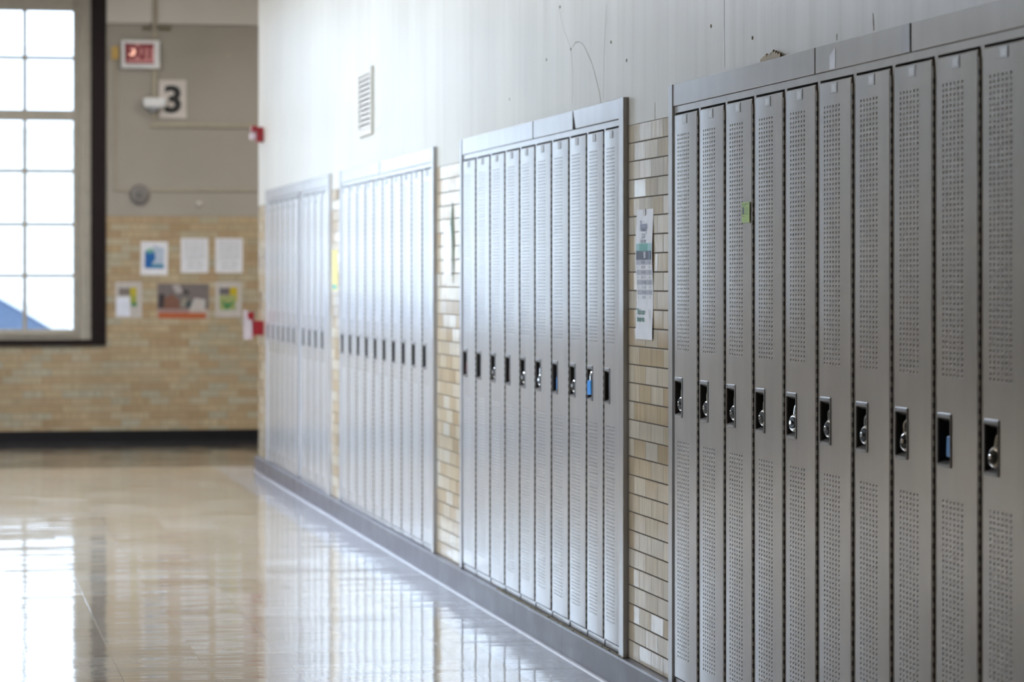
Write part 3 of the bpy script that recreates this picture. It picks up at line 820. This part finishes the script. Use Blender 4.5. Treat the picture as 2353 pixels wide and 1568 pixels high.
# hairline cracks in the paint: thin raised seams following the photo
def crack(pts, w_=0.0035, mat=None, name='paint_crack', label='', hgt=0.0004):
    P = [on_wall(x, y, XW) for x, y in pts]; mb = MB(); mat = mat or M['crack']
    for i in range(len(P)-1):
        (y0, z0), (y1, z1) = P[i], P[i+1]
        dx, dz = y1-y0, z1-z0; L = math.hypot(dx, dz) or 1
        wa = w_*(0.5+random.random()*0.6)
        nx, nz = -dz/L*wa/2*2.2, dx/L*wa/2
        mb.prism([(y0-nx, z0-nz), (y1-nx, z1-nz), (y1+nx, z1+nz), (y0+nx, z0+nz)], 'x', XW-hgt, XW+0.0003, mat)
    return tag(mb.build(name, weld=False), label, 'crack')
crack([(1381, 237), (1378, 215), (1372, 190), (1366, 165), (1360, 145), (1350, 122), (1343, 107), (1337, 99), (1330, 96), (1322, 98), (1316, 108)], 0.004, label='curved hairline crack rising from the second bank')
crack([(1284, 18), (1286, 24), (1291, 50), (1298, 75), (1306, 95), (1312, 115), (1314, 140), (1316, 180), (1315, 240)], 0.003, pm('crack_faint', (0.46, 0.44, 0.39)), label='faint long crack left of the curved one')
crack([(1664, 0), (1664, 60), (1665, 120), (1665.5, 155)], 0.003, pm('crack_faint', (0.3, 0.3, 0.3)), label='straight paint joint above the nearest bank')
crack([(2006, 30), (2007, 45), (2007.5, 60), (2008, 70)], 0.004, label='short crack above the nearest bank, at its right')
crack([(1923, 78), (1923, 92)], 0.003, label='tiny crack left of the short one at upper right')
crack([(1505, 236), (1505, 274)], 0.003, label='short crack above the tiles between nearest and second banks')
crack([(1394, 10), (1391, 60), (1388, 120), (1387, 180), (1386, 228)], 0.0022, pm('crack_faint', (0.46, 0.44, 0.39)), label='thin straight line right of the curved crack')
crack([(862, 301), (870, 296), (878, 288)], 0.006, pm('crack_faint', (0.46, 0.44, 0.39)), label='peeling paint line at the corner of the vent grille')
mb = MB()
for (x, y) in ((1287, 16), (1404, 97), (1171, 228), (1729, 87), (1440, 139), (1634, 60), (1256, 137), (1312, 113)):
    Yq, zq = on_wall(x, y, XW)
    mb.disc_stack((XW, Yq, zq), 'x', [(0.0, 0.006), (-0.002, 0.005)], M['crack'], 10)
tag(mb.build('paint_chips', weld=False), 'scattered small chips in the painted upper wall', 'paint chips', kind='stuff')

# ------------------------------------------------------------------ fire alarm strobe and pull station near the corner
ya, za = on_wall(604, 310, XW)
st = empty('fire_alarm_strobe', (XW, ya, za)); tag(st, 'red fire alarm strobe high on the far wall corner', 'fire alarm')
mb = MB(); mb.box(-0.050, 0, 0.05, -0.06, -0.052, 0.052, M['red']); mb.box(-0.082, -0.050, 0.05, -0.06, 0.02, 0.062, M['red']); mb.build('housing', st, bevel=0.004, weld=False)
mb = MB(); mb.box(-0.090, -0.0505, 0.035, -0.045, -0.035, 0.012, pm('strobe_lens', (0.55, 0.45, 0.47), 0.3)); mb.build('lens', st, bevel=0.008)
ya, za = on_wall(604, 752, XW)
ps = empty('pull_station', (XW, ya, za)); tag(ps, 'red fire alarm pull station with clear cover by far corner', 'fire alarm')
mb = MB(); mb.box(-0.065, 0, 0.05, -0.05, -0.055, 0.045, M['red']); mb.box(-0.080, -0.065, 0.05, -0.05, -0.075, 0.11, M['red']); mb.box(-0.112, -0.080, 0.05, -0.05, 0.055, 0.105, M['red']); mb.build('housing', ps, bevel=0.004, weld=False)
mb = MB(); mb.box(-0.135, -0.0805, 0.055, -0.055, -0.085, 0.054, M['plastic']); mb.box(-0.135, -0.1125, 0.055, -0.055, 0.0545, 0.120, M['plastic']); mb.build('clear_cover', ps, weld=False)

# ------------------------------------------------------------------ things on the end wall
def epos(x, y): return on_end(x, y)
# exit sign
x0, z1 = epos(278, 93); x1, z0 = epos(366, 159)
ex = empty('exit_sign', ((x0+x1)/2, YE, z0)); tag(ex, 'lit red and white EXIT sign high on the end wall', 'sign')
ew, eh = x1-x0, z1-z0
mb = MB(); mb.box(-ew/2, ew/2, -0.07, -0.029, 0, eh, M['white']); mb.build('housing', ex, bevel=0.004)
fp = simple('exit_face_lit', (0.48, 0.22, 0.22), 0.4, emit=(1.0, 0.30, 0.28), es=0.06)
fx0, fx1 = -ew/2+0.035, ew/2-0.05
mb = MB(); mb.box(fx0, fx1, -0.074, -0.0705, 0.045, eh-0.030, fp); mb.build('face', ex)
er = simple('exit_letter_red', (0.15, 0.004, 0.008), 0.4, emit=(1.0, 0.02, 0.03), es=0.02)
mb = MB()
add_text(mb, 'EXIT', 0.168, lambda x, y: ((fx0+fx1)/2+x, -0.0755, eh*0.56+y), er, 0.008, 0.66)
mb.box(fx0, fx1, -0.0765, -0.0745, 0.038, 0.052, er); mb.box(fx0-0.006, fx0+0.012, -0.0765, -0.0745, 0.0521, eh-0.025, er)
mb.build('lettering', ex, weld=False, recalc=False)
el = simple('exit_bulb_glow', (0.9, 0.5, 0.4), 0.4, emit=(1.0, 0.55, 0.42), es=0.55)
mb = MB(); mb.disc_stack((fx0+0.062, -0.0742, eh*0.54), 'y', [(0.0, 0.034), (-0.0006, 0.032)], el, 20); mb.build('bulb_glow', ex)
# amber box
x0, z1 = epos(256, 107); x1, z0 = epos(272, 137)
mb = MB(); mb.box(x0, x1, YE-0.04, YE, z0, z1, pm('amber_plastic', (0.55, 0.36, 0.10))); tag(mb.build('indicator_box', bevel=0.003), 'small amber box left of the EXIT sign', 'box')
# number sign
x0, z1 = epos(364, 184); x1, z0 = epos(428, 272)
sg = empty('number_sign', ((x0+x1)/2, YE, z0)); tag(sg, 'white plate with a large black number 3', 'sign')
mb = MB(); mb.box(-(x1-x0)/2, (x1-x0)/2, -0.018, 0, 0, z1-z0, pm('sign_white', (0.60, 0.55, 0.50))); mb.build('plate', sg, bevel=0.003)
mb = MB(); add_text(mb, '3', 0.31, lambda x, y: (x+0.004, -0.0195, (z1-z0)*0.455+y), M['black'], 0.011, 1.08); mb.build('numeral', sg, weld=False, recalc=False)
# emergency light / camera
x0, z1 = epos(328, 226); x1, z0 = epos(374, 258); w_ = x1-x0
el_ = empty('security_camera', ((x0+x1)/2, YE, z0)); tag(el_, 'white wall camera hanging left of the number 3', 'camera')
mb = MB(); mb.box(-w_/2, w_/2+0.02, -0.13, -0.03, 0.035, z1-z0, M['white']); mb.build('body', el_, bevel=0.015)
mb = MB(); mb.disc_stack((0.0, -0.08, 0.010), 'z', [(-0.02, 0.02), (0.0, 0.045), (0.024, 0.05)], pm('dome_grey', (0.35, 0.36, 0.37), 0.2), 20); mb.build('lens_dome', el_)
mb = MB(); mb.box(-0.065, -0.035, -0.0305, 0, 0.04, 0.09, M['white']); mb.build('mounting_bracket', el_)
# conduits and raceways
xa, za = epos(355, 275)
mb = MB()
mb.box(xa-0.020, xa+0.020, YE-0.028, YE, za, ZEB, M['raceway'])
mb.box(xa-0.020, xa+0.020, YE-0.078, YE-0.0505, ZEB-0.02, ZC-0.001, M['raceway'])
tag(mb.build('conduit', bevel=0.004, weld=False), 'painted vertical conduit running down behind the EXIT sign', 'conduit')
za0, za1 = epos(500, 294)[1], epos(500, 284)[1]; xa0 = epos(345, 290)[0]
mb = MB(); mb.box(xa0, 7.9, YE-0.025, YE, za0, za1, M['raceway']); tag(mb.build('cable_raceway', bevel=0.004), 'horizontal painted cable raceway under the number 3 sign', 'raceway')
zl = epos(400, 437)[1]; xl_ = epos(267, 440)[0]; zu = epos(267, 137)[1]
mb = MB(); mb.box(xl_-0.016, xl_+0.004, YE-0.018, YE, zl-0.009, zu-0.003, M['raceway'])
tag(mb.build('cable_raceway', bevel=0.003, weld=False), 'thin painted vertical raceway dropping from the amber box', 'raceway')
mb = MB(); mb.box(xl_+0.0045, 7.9, YE-0.018, YE, zl-0.010, zl+0.010, M['raceway'])
tag(mb.build('cable_raceway', bevel=0.003), 'lowest horizontal painted raceway, behind the round speaker', 'raceway')
# round speaker, hook
xs, zs_ = epos(320, 447)
sp = empty('wall_speaker', (xs, YE, zs_)); tag(sp, 'round dim grey speaker low on the painted end wall', 'speaker')
mb = MB(); mb.disc_stack((0, 0, 0), 'y', [(-0.019, 0.085), (-0.030, 0.083), (-0.040, 0.06)], pm('speaker_grey', (0.20, 0.18, 0.165)), 28); mb.build('body', sp)
mb = MB(); mb.disc_stack((0, 0, 0), 'y', [(-0.0402, 0.03), (-0.050, 0.018)], pm('speaker_dark', (0.15, 0.14, 0.13)), 20); mb.build('grille', sp)
xs, zs_ = epos(458, 470)
mb = MB(); mb.disc_stack((xs, YE, zs_), 'y', [(0, 0.025), (-0.02, 0.022), (-0.035, 0.012)], M['offwhite'], 16); tag(mb.build('wall_hook'), 'small pale wall hook above the tiled end wall', 'hook')
xs, zs_ = epos(523, 126)
mb = MB(); mb.disc_stack((xs, YE, zs_), 'y', [(0, 0.018), (-0.015, 0.014)], M['raceway'], 14); tag(mb.build('conduit_clip'), 'tiny tan clip on the upper end wall', 'clip')
# brackets by the conduit at the beam
xs, zs_ = epos(342, 66)
mb = MB(); mb.box(xs-0.055, xs+0.01, YE-0.03, YE, zs_-0.012, zs_+0.012, pm('bracket_olive', (0.12, 0.10, 0.05))); 
xs2, _ = epos(376, 66); mb.box(xs2-0.035, xs2+0.06, YE-0.03, YE, zs_-0.014, zs_+0.016, M['bracket_olive'])
tag(mb.build('conduit_strap', weld=False), 'dark olive strap crossing behind the conduit below the beam', 'strap')

def poster(x0, y0, x1, y1, name, label, cat, items, base=None, group=None, rot=0.0):
    a, zt = epos(x0, y0); b_, zb_ = epos(x1, y1); w, h = b_-a, zt-zb_
    mb = MB(); mb.box(0, w, -0.0020, 0, 0, h, base or M['paper'])
    for k, it in enumerate(items):
        mat = pm('print_%.3f_%.3f_%.3f' % it[0], it[0]); P = it[1]
        if len(P) == 4 and not isinstance(P[0], tuple): P = [(P[0], P[1]), (P[2], P[1]), (P[2], P[3]), (P[0], P[3])]
        mb.face([(p[0]*w, -0.0022-0.0002*k, (1-p[1])*h) for p in P][::-1], mat)
    o = mb.build(name, weld=False, recalc=False); o.location = (a, YE, zb_)
    o.rotation_euler = (0, math.radians(rot), 0)
    return tag(o, label, cat)
BL = (0.0, 0.11, 0.36)
poster(323, 555, 385, 632, 'poster', 'blue and white poster left of the two plain white notices', 'poster',
   [(BL, (0.15, 0.28, 0.86, 0.80)), ((0.42, 0.50, 0.60), [(0.45, 0.10), (0.86, 0.20), (0.86, 0.68), (0.40, 0.68), (0.55, 0.50)]),
    ((0.15, 0.38, 0.30), [(0.15, 0.28), (0.40, 0.18), (0.50, 0.30), (0.30, 0.36)]), ((0.02, 0.30, 0.40), (0.40, 0.70, 0.85, 0.75))], rot=0.6)
for (xa_, xb_, lab) in ((415.5, 478.5, 'plain white printed notice in the middle of upper papers'), (495, 557.5, 'plain white printed notice nearest the corner, upper row')):
    its = [((0.52, 0.52, 0.54), (0.12, 0.07+0.04*k, 0.88, 0.085+0.04*k)) for k in range(14)]
    its += [((0.30, 0.32, 0.33), (0.22, 0.73, 0.44, 0.75)), ((0.36, 0.38, 0.38), (0.56, 0.73, 0.80, 0.75)), ((0.30, 0.32, 0.33), (0.22, 0.85, 0.78, 0.87))]
    poster(xa_, 547.5, xb_, 627, 'notice', lab, 'notice', its)
poster(265, 648, 326, 731, 'flyer', 'white and yellow flyer nearest the window, lower row', 'flyer',
   [((0.19, 0.16, 0.14), (0.13, 0.17, 0.55, 0.38)), ((0.46, 0.38, 0.02), (0.55, 0.15, 0.80, 0.38)), ((0.30, 0.32, 0.05), (0.55, 0.38, 0.80, 0.58)),
    ((0.04, 0.20, 0.07), (0.60, 0.58, 0.82, 0.68)), ((0.72, 0.74, 0.82), (0.04, 0.42, 0.55, 0.95))], base=pm('flyer_stock', (0.50, 0.46, 0.42)))
poster(361, 652, 480, 732, 'photo_poster', 'wide photo poster with an orange bottom stripe', 'poster',
   [((0.16, 0.135, 0.125), (0.0, 0.0, 1.0, 0.73)), ((0.035, 0.025, 0.025), (0.03, 0.30, 0.14, 0.70)), ((0.19, 0.085, 0.05), [(0.14, 0.40), (0.28, 0.30), (0.42, 0.45), (0.45, 0.72), (0.12, 0.72)]),
    ((0.40, 0.36, 0.34), [(0.28, 0.05), (0.42, 0.02), (0.5, 0.25), (0.36, 0.28)]), ((0.055, 0.045, 0.04), [(0.5, 0.15), (0.62, 0.20), (0.60, 0.33), (0.48, 0.28)]),
    ((0.50, 0.46, 0.42), [(0.72, 0.40), (0.93, 0.45), (0.92, 0.75), (0.62, 0.75)]), ((0.28, 0.26, 0.20), [(0.48, 0.42), (0.58, 0.42), (0.52, 0.66), (0.45, 0.66)]), ((0.03, 0.06, 0.06), (0.57, 0.50, 0.65, 0.68)),
    ((0.44, 0.10, 0.02), (0.02, 0.84, 0.94, 0.99)), ((0.34, 0.20, 0.18), (0.02, 0.74, 0.62, 0.84))], base=pm('flyer_stock2', (0.45, 0.36, 0.30)), rot=0.5)
poster(495, 648, 555, 729, 'flyer', 'green and yellow flyer nearest the corner, lower row', 'flyer',
   [((0.13, 0.11, 0.115), (0.15, 0.17, 0.55, 0.37)), ((0.48, 0.36, 0.0), (0.55, 0.15, 0.84, 0.56)), ((0.30, 0.33, 0.12), (0.15, 0.38, 0.78, 0.80)),
    ((0.03, 0.21, 0.06), [(0.20, 0.50), (0.42, 0.62), (0.75, 0.56), (0.42, 0.80)])], base=M['flyer_stock'])

# ------------------------------------------------------------------ outside the window
mb = MB(); mb.box(-40, 40, YE+0.35, 75, -0.5, -0.2, M['snow']); tag(mb.build('snowy_yard'), 'bright snowy yard outside the window', 'ground'); bpy.data.objects['snowy_yard']['kind'] = 'structure'
hs = empty('house', (4, 62, -0.2)); tag(hs, 'pale sided house washed out beyond the window', 'building')
mb = MB(); mb.box(-20, 20, 0, 6, 0, 4.6, M['siding'])
for k in range(14): mb.box(-20, 20, -0.02, 0, 0.4+0.3*k, 0.42+0.3*k, M['sidingline'])
mb.build('wall', hs, weld=False)
mb = MB(); mb.prism([(-0.5, 4.6), (3, 6.5), (6.5, 4.6)][::-1], 'x', -20.5, 20.5, M['snow']); mb.build('roof', hs)
# parked car: side view, nose to the right
def car(name, ox, oy, flip, label):
    root = empty(name, (ox, oy, -0.2)); tag(root, label, 'car')
    sgn = -1 if flip else 1
    body = [(-2.2, 0.35), (2.2, 0.35), (2.25, 0.62), (2.05, 0.86), (1.15, 0.98), (-2.0, 1.02), (-2.25, 0.75)]
    mb = MB(); mb.prism([(sgn*p[0], p[1]) for p in body], 'y', 0, 1.75, M['carwhite']); mb.build('body', root, bevel=0.05)
    roof = [(1.18, 0.98), (0.35, 1.47), (-0.9, 1.49), (-1.75, 1.03), (-1.60, 1.03), (-0.85, 1.41), (0.30, 1.39), (0.98, 0.98)]
    mb = MB()
    for y0, y1 in ((0.10, 0.18), (1.57, 1.65)):
        mb.prism([(sgn*p[0], p[1]) for p in roof], 'y', y0, y1, M['carwhite'])
    mb.box(sgn*0.32, sgn*-0.88, 0.181, 1.569, 1.41, 1.475, M['carwhite']); mb.build('roof', root, weld=False)
    mb = MB()
    mb.prism([(sgn*p[0], p[1]) for p in [(0.97, 1.0), (0.29, 1.385), (-0.84, 1.405), (-1.58, 1.035)]], 'y', 0.12, 1.63, M['carglass']); mb.build('windows', root)
    for wx in (-1.35, 1.4):
        mb = MB(); mb.disc_stack((sgn*wx, 0.02, 0.32), 'y', [(-0.02, 0.30), (0.2, 0.32)], M['tyre'], 24)
        mb.disc_stack((sgn*wx, -0.03, 0.32), 'y', [(0.009, 0.19), (-0.01, 0.17)], M['plate'], 20); mb.build('wheel', root, weld=False)
    return root
cx_, cz_ = on_end(112, 757, 30.5)
car('parked_car', cx_-0.82, 30.5, False, 'white parked car with blue tinted windows just outside the window')
cx2, _ = on_end(166, 700, 38.0)
car('parked_car', cx2+1.55, 38.0, True, 'second white car parked farther out behind the first')

# ------------------------------------------------------------------ light
world = bpy.data.worlds.new('sky'); SC.world = world; world.use_nodes = True
bg = world.node_tree.nodes['Background']; bg.inputs[0].default_value = (0.67, 0.82, 1.0, 1); bg.inputs[1].default_value = 2.6
pl = bpy.data.lights.new('window_portal', 'AREA'); pl.shape = 'RECTANGLE'; pl.size = PX1-PX0; pl.size_y = Z_P1-Z_P0
pl.cycles.is_portal = True
po = bpy.data.objects.new('window_portal', pl); COL.objects.link(po); po.location = ((PX0+PX1)/2, YE+0.2, (Z_P0+Z_P1)/2); po.rotation_euler = (math.radians(-90), 0, 0)
for i, (a_, b_) in enumerate(LWIN):
    l2 = bpy.data.lights.new('side_window_portal', 'AREA'); l2.shape = 'RECTANGLE'; l2.size = LZ1-LZ0; l2.size_y = b_-a_; l2.cycles.is_portal = True
    p2 = bpy.data.objects.new('side_window_portal', l2); COL.objects.link(p2); p2.location = (XLEFT-0.25, (a_+b_)/2, (LZ0+LZ1)/2); p2.rotation_euler = (0, math.radians(-90), 0)
tube = simple('lamp_diffuser', (0.9, 0.9, 0.88), 0.5, emit=(0.68, 0.80, 1.0), es=42.0)
tube_far = simple('lamp_diffuser_warm', (0.9, 0.9, 0.88), 0.5, emit=(1.0, 0.94, 0.88), es=12.5)
tube_low = simple('lamp_diffuser_dim', (0.9, 0.9, 0.88), 0.5, emit=(1.0, 0.80, 0.58), es=4.4)
def lamp(x, y, mat, label, L=1.2, wd=0.3):
    t = empty('ceiling_light', (x, y, ZC)); tag(t, label, 'ceiling light', 'ceiling lights')
    mb = MB(); mb.box(-wd/2, wd/2, -L/2, L/2, -0.06, 0, M['white']); mb.build('housing', t, bevel=0.004)
    mb = MB(); mb.box(-wd/2+0.02, wd/2-0.02, -L/2+0.02, L/2-0.02, -0.085, -0.0605, mat); mb.build('diffuser', t)
lamp(0.3, 22.0, tube_far, 'ceiling light before the end wall window', 2.4, 0.6)
lamp(3.6, 22.0, tube_far, 'ceiling light in the side hall to the right', 2.4, 0.6)
lamp(-0.9, 17.8, tube, 'ceiling light over the farthest lockers', 2.4, 0.6)
lamp(-0.9, 14.6, tube, 'ceiling light over the middle lockers', 2.4, 0.6)
lamp(-0.9, 10.4, tube_low, 'ceiling light over the gap before the nearest bank', 1.2)
lamp(-0.9, 7.6, tube_low, 'ceiling light near the viewer', 1.2)

# ------------------------------------------------------------------ camera
cam = bpy.data.cameras.new('camera'); co = bpy.data.objects.new('camera', cam); COL.objects.link(co)
co.location = (0, 0, H); co.rotation_euler = (math.radians(90), 0, -TH)
cam.sensor_width = 36; cam.sensor_fit = 'HORIZONTAL'; cam.lens = F/W_PX*36
cam.shift_y = -(H_PX/2 - VY)/W_PX
cam.clip_start = 0.05; cam.clip_end = 300
cam.dof.use_dof = True; cam.dof.focus_distance = 8.7; cam.dof.aperture_fstop = 4.4
SC.camera = co
SC.view_settings.view_transform = 'Standard'; SC.view_settings.look = 'None'
SC.view_settings.gamma = 1; SC.view_settings.use_curve_mapping = False
SC.view_settings.exposure = 0.74
